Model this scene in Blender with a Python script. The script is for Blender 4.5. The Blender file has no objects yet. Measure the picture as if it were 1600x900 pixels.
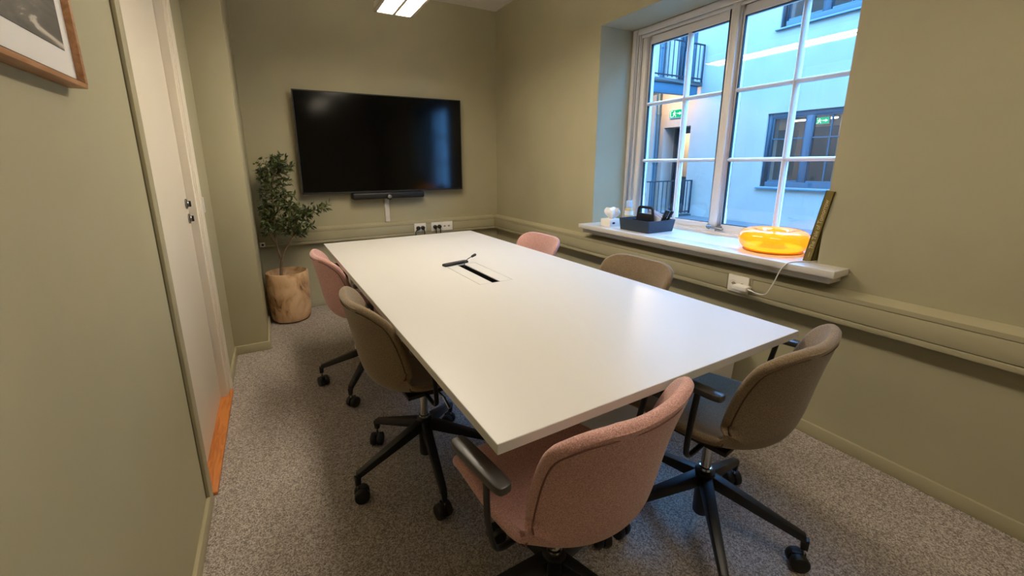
import bpy, bmesh, math, random
from mathutils import Vector, Matrix
random.seed(7)
S = bpy.context.scene
COL = S.collection
PI = math.pi

# ---------------------------------------------------------------- camera, world, exposure
cam_d = bpy.data.cameras.new('camera')
cam = bpy.data.objects.new('camera', cam_d); COL.objects.link(cam)
RX = Vector((0.87984186, -0.47523571, -0.00541371))
UP = Vector((0.11259387, 0.19736035, 0.97384368))
FW = Vector((0.46173685, 0.85743799, -0.22715452))
m = Matrix.Identity(4)
for i in range(3):
    m[i][0] = RX[i]; m[i][1] = UP[i]; m[i][2] = -FW[i]
m[2][3] = 1.25
cam.matrix_world = m
cam_d.sensor_fit = 'HORIZONTAL'; cam_d.sensor_width = 36.0
cam_d.lens = 652.313 / 1600 * 36.0
cam_d.shift_x = (800 - 780.89) / 1600
cam_d.shift_y = (407.63 - 450) / 1600
cam_d.clip_start = 0.02; cam_d.clip_end = 200
S.camera = cam

S.view_settings.view_transform = 'Standard'
S.view_settings.look = 'None'
S.view_settings.gamma = 1.0
S.view_settings.use_curve_mapping = False
S.view_settings.exposure = 0.22

LAMP_STRENGTH = 33.0
UPLIGHT_STRENGTH = 17.0
LAMP_COLOR = (1.0, 0.88, 0.70)
SKY_COLOR = (0.13, 0.43, 1.0)
SKY_STRENGTH = 22.0
wd = bpy.data.worlds.new('world'); S.world = wd; wd.use_nodes = True
bg = wd.node_tree.nodes['Background']
bg.inputs[0].default_value = (*SKY_COLOR, 1); bg.inputs[1].default_value = SKY_STRENGTH


# ---------------------------------------------------------------- helpers
class MB:
    """collects shapes; build() links them as one mesh object"""
    def __init__(s, org=(0, 0, 0)):
        s.v = []; s.f = []; s.o = Vector(org)

    def add(s, vs, fs, M=None):
        b = len(s.v)
        for p in vs:
            p = Vector(p)
            if M is not None: p = M @ p
            s.v.append(p - s.o)
        s.f += [[b + i for i in q] for q in fs]

    def box(s, a, b, M=None):
        x0, y0, z0 = (min(a[i], b[i]) for i in range(3)); x1, y1, z1 = (max(a[i], b[i]) for i in range(3))
        s.add([(x0, y0, z0), (x1, y0, z0), (x1, y1, z0), (x0, y1, z0), (x0, y0, z1), (x1, y0, z1), (x1, y1, z1), (x0, y1, z1)],
              [(0, 3, 2, 1), (4, 5, 6, 7), (0, 1, 5, 4), (1, 2, 6, 5), (2, 3, 7, 6), (3, 0, 4, 7)], M)
        return s

    def tube(s, pts, r, n=10, caps=True, flat=1.0):
        pts = [Vector(p) for p in pts]; k = len(pts)
        rs = r if isinstance(r, (list, tuple)) else [r] * k
        vs = []; ref = None
        for i, p in enumerate(pts):
            t = (pts[min(i + 1, k - 1)] - pts[max(i - 1, 0)]).normalized()
            if ref is None:
                ref = Vector((0, 0, 1)) if abs(t.z) < .9 else Vector((1, 0, 0))
            a = t.cross(ref).normalized(); c = a.cross(t).normalized(); ref = c
            for j in range(n):
                w = 2 * PI * j / n
                vs.append(p + a * math.cos(w) * rs[i] + c * math.sin(w) * rs[i] * flat)
        fs = [(i * n + j, i * n + (j + 1) % n, (i + 1) * n + (j + 1) % n, (i + 1) * n + j) for i in range(k - 1) for j in range(n)]
        if caps: fs += [tuple(range(n - 1, -1, -1)), tuple((k - 1) * n + j for j in range(n))]
        s.add(vs, fs); return s

    def lathe(s, prof, n=32, c=(0, 0, 0), M=None, closed=False):
        vs = []; fs = []; k = len(prof)
        for (r, z) in prof:
            for j in range(n):
                w = 2 * PI * j / n
                vs.append((c[0] + r * math.cos(w), c[1] + r * math.sin(w), c[2] + z))
        for i in range(k if closed else k - 1):
            i2 = (i + 1) % k
            for j in range(n):
                fs.append((i * n + j, i * n + (j + 1) % n, i2 * n + (j + 1) % n, i2 * n + j))
        if not closed:
            if prof[0][0] > 1e-5: fs.append(tuple(range(n - 1, -1, -1)))
            if prof[-1][0] > 1e-5: fs.append(tuple((k - 1) * n + j for j in range(n)))
        s.add(vs, fs, M); return s

    def prism(s, poly, axis, lo, hi, M=None):
        """poly in the two other axes (cyclic order x,y,z), extruded along axis"""
        n = len(poly); vs = []
        for h in (lo, hi):
            for (a, b) in poly:
                vs.append({'x': (h, a, b), 'y': (a, h, b), 'z': (a, b, h)}[axis])
        fs = [tuple(range(n)), tuple(range(2 * n - 1, n - 1, -1))]
        fs += [(i, n + i, n + (i + 1) % n, (i + 1) % n) for i in range(n)]
        s.add(vs, fs, M); return s

    def build(s, name, mat, parent=None, bevel=0, seg=2, smooth=True, angle=38):
        me = bpy.data.meshes.new(name)
        bm = bmesh.new()
        vv = [bm.verts.new(p) for p in s.v]
        for q in s.f:
            try: bm.faces.new([vv[i] for i in q])
            except ValueError: pass
        bmesh.ops.remove_doubles(bm, verts=bm.verts, dist=1e-6)
        bmesh.ops.recalc_face_normals(bm, faces=bm.faces)
        if bevel:
            ed = [e for e in bm.edges if len(e.link_faces) == 2 and e.calc_face_angle(0) > .5]
            bmesh.ops.bevel(bm, geom=ed, offset=bevel, segments=seg, affect='EDGES', profile=.5, clamp_overlap=True)
        for fc in bm.faces: fc.smooth = smooth
        bm.to_mesh(me); bm.free()
        if smooth: me.set_sharp_from_angle(angle=math.radians(angle))
        me.materials.append(mat)
        o = bpy.data.objects.new(name, me); COL.objects.link(o)
        if parent: o.parent = parent
        return o


def tag(o, label=None, cat=None, group=None, kind=None):
    for k, v in (('label', label), ('category', cat), ('group', group), ('kind', kind)):
        if v: o[k] = v
    return o


def thing(name, label, cat, loc=(0, 0, 0), rz=0, group=None):
    o = bpy.data.objects.new(name, None); COL.objects.link(o)
    o.location = loc; o.rotation_euler = (0, 0, rz); o.empty_display_size = .05
    return tag(o, label, cat, group)


def struct(o, label, cat):
    return tag(o, label, cat, kind='structure')


def copy_tree(o, parent=None):
    c = o.copy(); COL.objects.link(c)
    if parent: c.parent = parent
    for ch in list(o.children): copy_tree(ch, c)
    return c


def catmull(P, n):
    out = []; k = len(P)
    for i in range(n):
        t = i / (n - 1) * (k - 1); a = min(int(t), k - 2); t -= a
        p0, p1, p2, p3 = P[max(a - 1, 0)], P[a], P[a + 1], P[min(a + 2, k - 1)]
        out.append(tuple(.5 * (2 * p1[j] + (p2[j] - p0[j]) * t + (2 * p0[j] - 5 * p1[j] + 4 * p2[j] - p3[j]) * t * t
                               + (3 * p1[j] - p0[j] - 3 * p2[j] + p3[j]) * t ** 3) for j in range(len(p1))))
    return out


def text_mesh(name, body, size, mat, parent, M, extrude=.0004):
    cu = bpy.data.curves.new(name, 'FONT'); cu.body = body; cu.size = size; cu.extrude = extrude
    cu.align_x = 'LEFT'; cu.align_y = 'CENTER'
    t = bpy.data.objects.new(name, cu); COL.objects.link(t)
    bpy.context.view_layer.update()
    me = bpy.data.meshes.new_from_object(t.evaluated_get(bpy.context.evaluated_depsgraph_get()))
    bpy.data.objects.remove(t)
    me.transform(M); me.materials.clear(); me.materials.append(mat)
    o = bpy.data.objects.new(name, me); COL.objects.link(o); o.parent = parent
    return o


# ---------------------------------------------------------------- materials
def lin(c):
    f = lambda v: v / 12.92 if v <= .04045 else ((v + .055) / 1.055) ** 2.4
    return tuple(f(x / 255) for x in c)


class Mat:
    def __init__(s, name):
        s.m = bpy.data.materials.new(name); s.m.use_nodes = True
        s.t = s.m.node_tree; s.n = s.t.nodes; s.b = s.n['Principled BSDF']; s.out = s.n['Material Output']

    def node(s, typ, **kw):
        x = s.n.new(typ)
        for k, v in kw.items():
            if k in x.inputs: x.inputs[k].default_value = v
            else: setattr(x, k, v)
        return x

    def link(s, a, b): s.t.links.new(a, b)

    def coords(s, scale=(1, 1, 1)):
        tc = s.node('ShaderNodeTexCoord'); mp = s.node('ShaderNodeMapping'); mp.inputs['Scale'].default_value = scale
        s.link(tc.outputs['Object'], mp.inputs[0]); return mp.outputs[0]

    def ramp(s, fac, stops):
        r = s.node('ShaderNodeValToRGB'); e = r.color_ramp.elements
        while len(e) < len(stops): e.new(.5)
        for el, (p, c) in zip(e, stops): el.position = p; el.color = (*c, 1)
        s.link(fac, r.inputs[0]); return r.outputs[0]

    def bump(s, h, strength, dist=.001):
        b = s.node('ShaderNodeBump', Strength=strength, Distance=dist)
        s.link(h, b.inputs['Height']); s.link(b.outputs[0], s.b.inputs['Normal'])


def plain(name, rgb, rough=.5, metal=0, spec=.5, coat=0, noise=None):
    q = Mat(name); c = lin(rgb)
    q.b.inputs['Base Color'].default_value = (*c, 1); q.b.inputs['Roughness'].default_value = rough
    q.b.inputs['Metallic'].default_value = metal; q.b.inputs['Specular IOR Level'].default_value = spec
    q.b.inputs['Coat Weight'].default_value = coat
    if noise:
        sc, st, di = noise
        nz = q.node('ShaderNodeTexNoise', Scale=sc, Detail=3.0); q.link(q.coords(), nz.inputs['Vector'])
        q.bump(nz.outputs['Fac'], st, di)
    return q.m


def emit(name, rgb, strength, lin_rgb=None):
    q = Mat(name); e = q.node('ShaderNodeEmission', Strength=strength)
    e.inputs[0].default_value = (*(lin_rgb or lin(rgb)), 1); q.link(e.outputs[0], q.out.inputs[0]); return q.m


def paint(name, rgb, rough=.6):
    q = Mat(name); c = lin(rgb)
    nz = q.node('ShaderNodeTexNoise', Scale=2.0, Detail=4.0); v = q.coords(); q.link(v, nz.inputs['Vector'])
    q.link(q.ramp(nz.outputs['Fac'], [(.3, tuple(x * .95 for x in c)), (.7, tuple(x * 1.05 for x in c))]), q.b.inputs['Base Color'])
    q.b.inputs['Roughness'].default_value = rough; q.b.inputs['Specular IOR Level'].default_value = .3
    n2 = q.node('ShaderNodeTexNoise', Scale=260.0, Detail=2.0); q.link(v, n2.inputs['Vector'])
    q.bump(n2.outputs['Fac'], .12, .001)
    return q.m


def fabric(name, rgb):
    q = Mat(name); c = lin(rgb); v = q.coords()
    nz = q.node('ShaderNodeTexNoise', Scale=420.0, Detail=2.0); q.link(v, nz.inputs['Vector'])
    q.link(q.ramp(nz.outputs['Fac'], [(.32, tuple(x * .62 for x in c)), (.5, c), (.68, tuple(min(1, x * 1.35) for x in c))]), q.b.inputs['Base Color'])
    q.b.inputs['Roughness'].default_value = .95; q.b.inputs['Specular IOR Level'].default_value = .15
    q.b.inputs['Sheen Weight'].default_value = .25
    vo = q.node('ShaderNodeTexVoronoi', Scale=520.0); q.link(v, vo.inputs['Vector'])
    q.bump(vo.outputs['Distance'], .5, .0008)
    return q.m


def carpet_mat():
    q = Mat('carpet'); v = q.coords()
    vo = q.node('ShaderNodeTexVoronoi', Scale=270.0); q.link(v, vo.inputs['Vector'])
    sp = q.node('ShaderNodeSeparateColor'); q.link(vo.outputs['Color'], sp.inputs[0])
    nz = q.node('ShaderNodeTexNoise', Scale=60.0, Detail=4.0); q.link(v, nz.inputs['Vector'])
    mx = q.node('ShaderNodeMath', operation='ADD'); mx.inputs[1].default_value = 0
    m2 = q.node('ShaderNodeMath', operation='MULTIPLY'); m2.inputs[1].default_value = .65
    q.link(sp.outputs[0], m2.inputs[0]); q.link(m2.outputs[0], mx.inputs[0])
    m3 = q.node('ShaderNodeMath', operation='MULTIPLY'); m3.inputs[1].default_value = .45
    q.link(nz.outputs['Fac'], m3.inputs[0]); q.link(m3.outputs[0], mx.inputs[1])
    q.link(q.ramp(mx.outputs[0], [(.2, lin((112, 103, 96))), (.5, lin((150, 139, 130))), (.85, lin((190, 180, 170)))]), q.b.inputs['Base Color'])
    q.b.inputs['Roughness'].default_value = 1.0; q.b.inputs['Specular IOR Level'].default_value = .05
    q.bump(vo.outputs['Distance'], .5, .003)
    return q.m


def wood(name, a, b, scale=(3, 3, 18), rough=.45, knots=False):
    q = Mat(name); v = q.coords(scale)
    nz = q.node('ShaderNodeTexNoise', Scale=2.2, Detail=5.0, Distortion=1.2); q.link(v, nz.inputs['Vector'])
    stops = [(.3, lin(b)), (.6, lin(a))]
    if knots: stops = [(.33, lin((112, 76, 50))), (.41, lin(b)), (.55, lin(a)), (.75, tuple(min(1, x * 1.15) for x in lin(a)))]
    q.link(q.ramp(nz.outputs['Fac'], stops), q.b.inputs['Base Color'])
    q.b.inputs['Roughness'].default_value = rough
    q.bump(nz.outputs['Fac'], .1, .002)
    return q.m


def glass_mat(name, tint=(1, 1, 1)):
    q = Mat(name)
    lw = q.node('ShaderNodeLayerWeight', Blend=.5)
    p = q.node('ShaderNodeMath', operation='POWER'); p.inputs[1].default_value = 4.1
    q.link(lw.outputs['Facing'], p.inputs[0])
    ma = q.node('ShaderNodeMath', operation='MULTIPLY_ADD'); ma.inputs[1].default_value = .94; ma.inputs[2].default_value = .05
    q.link(p.outputs[0], ma.inputs[0])
    tr = q.node('ShaderNodeBsdfTransparent'); tr.inputs[0].default_value = (*tint, 1)
    gl = q.node('ShaderNodeBsdfGlossy', Roughness=.015)
    mx = q.node('ShaderNodeMixShader'); q.link(ma.outputs[0], mx.inputs[0]); q.link(tr.outputs[0], mx.inputs[1]); q.link(gl.outputs[0], mx.inputs[2])
    q.link(mx.outputs[0], q.out.inputs[0]); return q.m


def amber_glass():
    q = Mat('amber_glass')
    tl = q.node('ShaderNodeBsdfTranslucent'); tl.inputs[0].default_value = (1.0, .46, .03, 1)
    df = q.node('ShaderNodeBsdfDiffuse'); df.inputs[0].default_value = (.80, .30, .02, 1)
    tr = q.node('ShaderNodeBsdfTransparent'); tr.inputs[0].default_value = (1.0, .55, .10, 1)
    gl = q.node('ShaderNodeBsdfGlossy', Roughness=.06)
    a = q.node('ShaderNodeMixShader'); a.inputs[0].default_value = .25; q.link(tl.outputs[0], a.inputs[1]); q.link(df.outputs[0], a.inputs[2])
    b = q.node('ShaderNodeMixShader'); b.inputs[0].default_value = .12; q.link(a.outputs[0], b.inputs[1]); q.link(tr.outputs[0], b.inputs[2])
    lw = q.node('ShaderNodeLayerWeight', Blend=.3); c = q.node('ShaderNodeMixShader')
    ma = q.node('ShaderNodeMath', operation='MULTIPLY_ADD'); ma.inputs[1].default_value = 1.0; ma.inputs[2].default_value = .03
    q.link(lw.outputs['Fresnel'], ma.inputs[0]); q.link(ma.outputs[0], c.inputs[0])
    q.link(b.outputs[0], c.inputs[1]); q.link(gl.outputs[0], c.inputs[2]); q.link(c.outputs[0], q.out.inputs[0])
    return q.m


def print_mat():
    """black and white photograph of dark water with pale streaks"""
    q = Mat('photo_print'); v = q.coords((1, 1.2, 5))
    w = q.node('ShaderNodeTexNoise', Scale=3.0, Detail=5.0, Distortion=1.5); q.link(v, w.inputs['Vector'])
    q.link(q.ramp(w.outputs['Fac'], [(.35, lin((52, 48, 42))), (.56, lin((86, 80, 70))), (.64, lin((100, 94, 84))), (.7, lin((196, 186, 170)))]), q.b.inputs['Base Color'])
    q.b.inputs['Roughness'].default_value = .5; return q.m


M_WALL = paint('sage_paint', (170, 163, 134))
M_TRUNK = paint('sage_lacquer', (168, 160, 130), .45)
M_CEIL = paint('ceiling_white', (226, 220, 208), .8)
M_CARPET = carpet_mat()
M_DOOR = plain('door_white', (226, 216, 198), .4, noise=(3, .02, .002))
M_WHITE = plain('white_lacquer', (214, 209, 202), .28, noise=(40, .03, .0005))
M_TABLE = plain('white_laminate', (206, 203, 197), .34, noise=(300, .03, .0002))
M_EDGE = plain('laminate_edge', (214, 208, 196), .45, noise=(120, .05, .0003))
M_BLACK = plain('black_metal', (20, 20, 21), .42, noise=(200, .05, .0003))
M_BLACKP = plain('black_plastic', (16, 16, 17), .5, noise=(200, .05, .0003))
M_SHADOWGAP = plain('dark_gap', (58, 54, 42), .8)
M_GAP = plain('paint_gap', (112, 106, 86), .8)
M_CHROME = plain('chrome', (205, 205, 205), .18, 1)
M_STEEL = plain('brushed_steel', (150, 146, 140), .35, 1)
M_PINK = fabric('pink_fabric', (190, 146, 138))
M_TAUPE = fabric('taupe_fabric', (128, 109, 85))
M_PINKS = plain('pink_thread', (112, 74, 66), .9)
M_TAUPES = plain('taupe_thread', (82, 62, 44), .9)
M_OAK = wood('oak_frame', (190, 142, 102), (156, 108, 70), (20, 2, 20))
M_THRESH = wood('threshold_wood', (200, 124, 58), (164, 92, 38), (20, 3, 20))
M_POT = wood('pot_wood', (214, 178, 138), (190, 150, 108), (4, 4, 2.5), .6, True)
M_GLASS = glass_mat('window_glass')
M_WFRAME = plain('window_white', (228, 222, 216), .35, noise=(20, .02, .001))


# ================================================================ SETTING
W, D, H = 2.102, 3.9606, 2.681
LX, PX, PY = -0.3387, -0.1409, 3.1414
BACK = -1.5                      # wall behind the photographer
WY0, WY1, WZ0, WZ1 = .9207, 2.4255, .78, 2.1613
WT = .40                         # outer wall thickness


def solid(name, boxes, mat, label, cat, bevel=0):
    b = MB()
    for q in boxes: b.box(*q)
    return struct(b.build(name, mat, None, bevel), label, cat)


solid('floor', [((LX - .3, BACK - .2, -.12), (W + WT, D + .2, 0))], M_CARPET, 'grey brown looped carpet over the whole floor', 'floor')
solid('ceiling', [((LX - .3, BACK - .2, H), (W + WT, D + .2, H + .15))], M_CEIL, 'off white painted ceiling seen above the screen', 'ceiling')
solid('wall_back', [((LX - .3, D, 0), (W + WT, D + .2, H))], M_WALL, 'sage green end wall carrying the black screen', 'wall')
solid('wall_front', [((LX - .3, BACK - .2, 0), (W + WT, BACK, H))], M_WALL, 'sage green wall behind the photographer', 'wall')
solid('wall_right', [((W, BACK, 0), (W + WT, WY0, H)), ((W, WY1, 0), (W + WT, D, H)),
                     ((W, WY0, 0), (W + WT, WY1, WZ0)), ((W, WY0, WZ1), (W + WT, WY1, H))], M_WALL,
      'sage green wall with the deep window recess', 'wall')
DY0, DY1, DZ = 1.70, 2.56, 2.09
solid('wall_left', [((LX - .2, BACK, 0), (LX, DY0, H)), ((LX - .2, DY1, 0), (LX, PY, H)), ((LX - .2, DY0, DZ), (LX, DY1, H))], M_WALL,
      'sage green wall with the white door and framed picture', 'wall')
solid('wall_pillar', [((LX - .2, PY, 0), (PX, D, H))], M_WALL, 'sage green boxed out corner beside the potted tree', 'pillar', .003)

# baseboards: thin painted boards
BT, BH = .013, .0595
solid('baseboard_right', [((W - BT, BACK, 0), (W, D, BH))], M_TRUNK, 'low sage baseboard under the window wall', 'baseboard', .002)
solid('baseboard_back', [((PX, D - BT, 0), (W - BT, D, BH))], M_TRUNK, 'low sage baseboard under the screen wall', 'baseboard', .002)
solid('baseboard_left', [((LX, BACK, 0), (LX + BT, 1.70, BH)), ((LX, 2.70, 0), (LX + BT, PY, BH)),
                         ((LX, PY - BT, 0), (PX + BT, PY, BH)), ((PX, PY, 0), (PX + BT, D - BT, BH))], M_TRUNK,
      'low sage baseboard along the door wall and corner', 'baseboard', .002)

# ---- cable trunking (two runs)
def trunking(name, label, run):
    """run: list of (axis, lo, hi); panels are lids with real gaps"""
    root = thing(name, label, 'trunking'); root['kind'] = 'structure'
    axis, lo, hi, seams = run
    wall = W if axis == 'y' else D
    def strip(nm, z0, z1, d, a, b, mat, bev=.002):
        k = MB()
        if axis == 'y': k.box((wall - d, a, z0), (wall, b, z1))
        else: k.box((a, wall - d, z0), (b, wall, z1))
        return k.build(nm, mat, root, bev)
    strip('trunking_body', .588, .700, .052, lo, hi, M_SHADOWGAP, 0)
    strip('bottom_rail', .583, .6055, .06, lo, hi, M_TRUNK)
    cuts = [lo] + seams + [hi]
    for a, b in zip(cuts, cuts[1:]):
        strip('cover_panel', .6085, .6830, .06, a + .0008, b - .0008, M_TRUNK)
    k = MB(); poly = [(wall - .06, .686), (wall - .06, .704), (wall - .052, .710), (wall, .7205), (wall, .686)]
    if axis == 'y': k.prism(poly, 'y', lo, hi)
    else: k.prism(poly, 'x', lo, hi)
    k.build('top_rail', M_TRUNK, root)
    return root


trunking('trim_1', 'sage cable trunking running under the window', ('y', BACK, D, [-.6, 1.155, 1.285, 1.89]))
trunking('trim_2', 'sage cable trunking running below the black screen', ('x', PX, W - .06, [1.16, 1.57]))

# ---- door
dr = thing('door_1', 'plain white door set into the sage wall', 'door', (LX, 2.1, 0)); dr['kind'] = 'structure'
o = (LX, 2.1, 0)
k = MB(o); k.box((LX - .075, 1.733, .02), (LX - .03, 2.527, 2.055)); leaf = k.build('door_leaf', M_DOOR, dr, .003)
k = MB(o); k.box((LX - .13, 1.712, 0), (LX + .002, 1.729, 2.15)); k.box((LX - .13, 2.531, 0), (LX + .002, 2.60, 2.15))
k.box((LX - .13, 1.729, 2.06), (LX + .002, 2.531, 2.15)); k.build('door_jamb', M_DOOR, dr, .002)
k = MB(o); k.box((LX, 2.60, 0), (LX + .0115, 2.695, 2.15)); k.box((LX - .001, 2.575, 0), (LX + .006, 2.60, 2.15))
k.box((LX, 1.652, 2.15), (LX + .0115, 2.695, 2.24)); k.build('door_casing', M_DOOR, dr, .003)
k = MB(o); k.box((LX, 1.655, 0), (LX + .012, 1.712, 2.24)); k.build('side_casing', M_TRUNK, dr, .002)
k = MB(o); k.box((LX, 1.6525, 0), (LX + .003, 1.655, 2.24)); k.build('casing_gap', M_GAP, dr)
k = MB(o); k.box((LX - .12, 1.735, 0), (LX + .022, 2.605, .016)); k.build('threshold', M_THRESH, dr, .004)
for (y, z, nm) in ((2.478, 1.07, 'thumb_turn'), (2.492, .998, 'lock_cylinder')):
    R = Matrix.Translation((LX - .03, y, z)) @ Matrix.Rotation(PI / 2, 4, 'Y')
    k = MB(o); k.lathe([(.024, 0), (.024, .006), (.014, .009), (.012, .013), (.009, .014)], 20, M=R)
    k.build(nm, M_STEEL, leaf)
    k = MB(o); k.box((LX - .02, y - .004, z - .014), (LX - .009, y + .004, z + .014)); k.build('key_tab', M_BLACK, leaf, .002)
k = MB(o); k.box((LX, 2.675, 1.005), (LX + .016, 2.715, 1.085)); k.build('strike_plate', M_WHITE, dr, .003)

# ---- window: sill, frame, two sashes with glazing bars, panes
FXF = 2.398                      # room-side face of the frame
wn = thing('window_1', 'white casement window with two sashes of six panes', 'window', (2.43, 1.67, .81)); wn['kind'] = 'structure'
o = (2.43, 1.67, .81)
k = MB(o); k.box((1.978, .80, .782), (W, WY1 + .012, .812)); k.box((W - .001, WY0, .782), (FXF + .02, WY1, .812)); k.build('sill_board', M_WHITE, wn, .003)
k = MB(o); k.box((2.002, .822, .752), (W, WY1 - .012, .782)); k.build('sill_apron', M_WHITE, wn, .003)
# outer frame with two steps
fr = MB(o)
def ring(kb, y0, y1, z0, z1, wl, wr, wt, wb, x0, x1):
    kb.box((x0, y0, z0), (x1, y0 + wr, z1)); kb.box((x0, y1 - wl, z0), (x1, y1, z1))
    kb.box((x0, y0 + wr, z0), (x1, y1 - wl, z0 + wb)); kb.box((x0, y0 + wr, z1 - wt), (x1, y1 - wl, z1))
ring(fr, WY0, WY1, .80, WZ1, .052, .022, .042, .030, FXF, 2.50)
fr.build('outer_frame', M_WFRAME, wn, .004)
f2 = MB(o); ring(f2, WY0 + .022, WY1 - .052, .83, WZ1 - .042, .026, .008, .020, .010, FXF + .012, 2.50); f2.build('frame_moulding', M_WFRAME, wn, .004)
f3 = MB(o); f3.box((FXF + .006, 1.632, .828), (2.49, 1.672, 2.12)); f3.build('center_post', M_WFRAME, wn, .004)
GX = 2.432
def sash(y0, y1, sl, sr, ymid):
    zb, zt = .840, 2.099
    k = MB(o); ring(k, y0, y1, zb, zt, sl, sr, .054, .037, FXF + .022, 2.475); fb = k.build('sash_frame', M_WFRAME, wn, .005)
    gy0, gy1, gz0, gz1 = y0 + sr, y1 - sl, zb + .037, zt - .054
    k = MB(o); ring(k, gy0, gy1, gz0, gz1, .004, .004, .004, .004, GX - .006, GX + .012); k.build('glazing_gasket', M_BLACKP, fb)
    zs = [gz0, 1.264, 1.654, gz1]; ys = [gy0, ymid, gy1]; bw = .0115
    for z in zs[1:3]:
        k = MB(o); k.prism([(GX - .003, z - bw), (GX - .016, z - bw * .55), (GX - .02, z), (GX - .016, z + bw * .55), (GX - .003, z + bw), (GX + .02, z + bw), (GX + .02, z - bw)], 'y', gy0, gy1)
        k.build('glazing_bar', M_WFRAME, fb)
    k = MB(o); k.prism([(GX - .003, ymid - bw), (GX - .0165, ymid - bw * .55), (GX - .0205, ymid), (GX - .0165, ymid + bw * .55), (GX - .003, ymid + bw), (GX + .0205, ymid + bw), (GX + .0205, ymid - bw)], 'z', gz0, gz1)
    k.build('glazing_bar', M_WFRAME, fb)
    for i in range(3):
        for j in range(2):
            p = MB(o)
            a0 = ys[j] + (bw if j else .0035); a1 = ys[j + 1] - (.0035 if j else bw)
            b0 = zs[i] + (bw if i else .0035); b1 = zs[i + 1] - (.0035 if i == 2 else bw)
            p.box((GX, a0, b0), (GX + .005, a1, b1)); p.build('window_pane', M_GLASS, fb, smooth=False)
    return fb
s1 = sash(1.655, 2.347, .076, .040, 1.962)
s2 = sash(.951, 1.650, .040, .034, 1.297)
k = MB(o); k.box((FXF + .012, 1.60, .842), (FXF + .024, 1.70, .866)); k.tube([(FXF + .006, 1.69, .854), (FXF - .004, 1.66, .857), (FXF - .006, 1.60, .853), (FXF - .004, 1.575, .85)], [.009, .009, .008, .007], 10)
k.build('sash_latch', M_STEEL, wn, .003)

# ================================================================ OUTSIDE
M_FAC = paint('render_white', (154, 138, 124), .9)
M_BLUEW = plain('blue_grey_frame', (40, 60, 70), .45, noise=(30, .05, .002))
M_RAIL = plain('rail_dark', (26, 29, 36), .5)
M_SLAB = plain('balcony_slab', (84, 82, 80), .7, noise=(30, .2, .003))
M_BEAM = plain('balcony_blue_beam', (54, 84, 98), .5)
M_ROOMB = plain('inner_beige', (176, 164, 140), .8)
M_DARKW = plain('inner_dark', (70, 62, 54), .8)
F = 10.0
solid('ground_outside', [((W + WT, -14, -.4), (22, 20, -.16))], M_SLAB, 'grey paving on the courtyard floor outside', 'ground')
solid('wall_house', [((W + .2, -14, -.2), (W + WT, BACK - .2, 7.2)), ((W + .2, D + .2, -.2), (W + WT, 16, 7.2)), ((W + .2, BACK - .2, H + .15), (W + WT, D + .2, 7.2))], M_FAC, 'rendered outer wall of the house around the meeting room', 'facade')
# facade with openings: lower window, upper window, lower door, upper door
ops = [(4.12, 5.82, .70, 2.30), (4.12, 5.82, 4.05, 5.65), (7.81, 8.68, -.16, 2.205), (7.84, 8.42, 3.25, 5.4)]
ycuts = sorted({-14.0, 16.0, *[q for p in ops for q in p[:2]]}); zcuts = sorted({-.2, 7.2, *[q for p in ops for q in p[2:]]})
b = MB()
for y0, y1 in zip(ycuts, ycuts[1:]):
    z = zcuts[0]
    cm = (y0 + y1) / 2
    holes = sorted([(p[2], p[3]) for p in ops if p[0] <= cm <= p[1]])
    for (h0, h1) in holes:
        if h0 > z: b.box((F, y0, z), (F + .5, y1, h0))
        z = h1
    b.box((F, y0, z), (F + .5, y1, 7.2))
struct(b.build('wall_facade', M_FAC, None), 'pale rendered wall across the courtyard', 'facade')


def far_window(name, label, y0, y1, z0, z1, tr):
    root = thing(name, label, 'window', (F + .06, (y0 + y1) / 2, z0)); root['kind'] = 'structure'
    o = (F + .06, (y0 + y1) / 2, z0)
    k = MB(o); ring(k, y0, y1, z0, z1, .10, .10, .09, .11, F + .04, F + .14); k.build('window_frame', M_BLUEW, root, .006)
    ym = (y0 + y1) / 2
    k = MB(o); k.box((F + .05, ym - .05, z0 + .1), (F + .13, ym + .05, z1 - .09)); k.build('window_mullion', M_BLUEW, root, .006)
    for (a, c) in ((y0 + .10, ym - .05), (ym + .05, y1 - .10)):
        k = MB(o); ring(k, a, c, z0 + .11, z1 - .09, .035, .035, .035, .04, F + .055, F + .12); sf = k.build('window_casement', M_BLUEW, root, .004)
        for q in tr:
            k = MB(o); k.box((F + .06, a + .03, q - .014), (F + .10, c - .03, q + .014)); k.build('window_transom', M_BLUEW, sf)
        k = MB(o); k.box((F + .06, (a + c) / 2 - .012, z0 + .14), (F + .10, (a + c) / 2 + .012, z1 - .12)); k.build('window_bar', M_BLUEW, sf)
        k = MB(o); k.box((F + .085, a + .035, z0 + .15), (F + .091, c - .035, z1 - .125)); k.build('window_pane', M_GLASS, sf, smooth=False)
    k = MB(o); k.prism([(F - .06, z0 - .05), (F - .06, z0 - .03), (F + .06, z0 + .005), (F + .06, z0 - .05)], 'y', y0 - .06, y1 + .06)
    k.build('window_ledge', M_BEAM, root)
    return root
far_window('window_2', 'blue framed window of the opposite house at eye height', 4.12, 5.82, .70, 2.30, [1.745])
far_window('window_3', 'blue framed window of the opposite house one floor up', 4.12, 5.82, 4.05, 5.65, [5.1])
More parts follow.
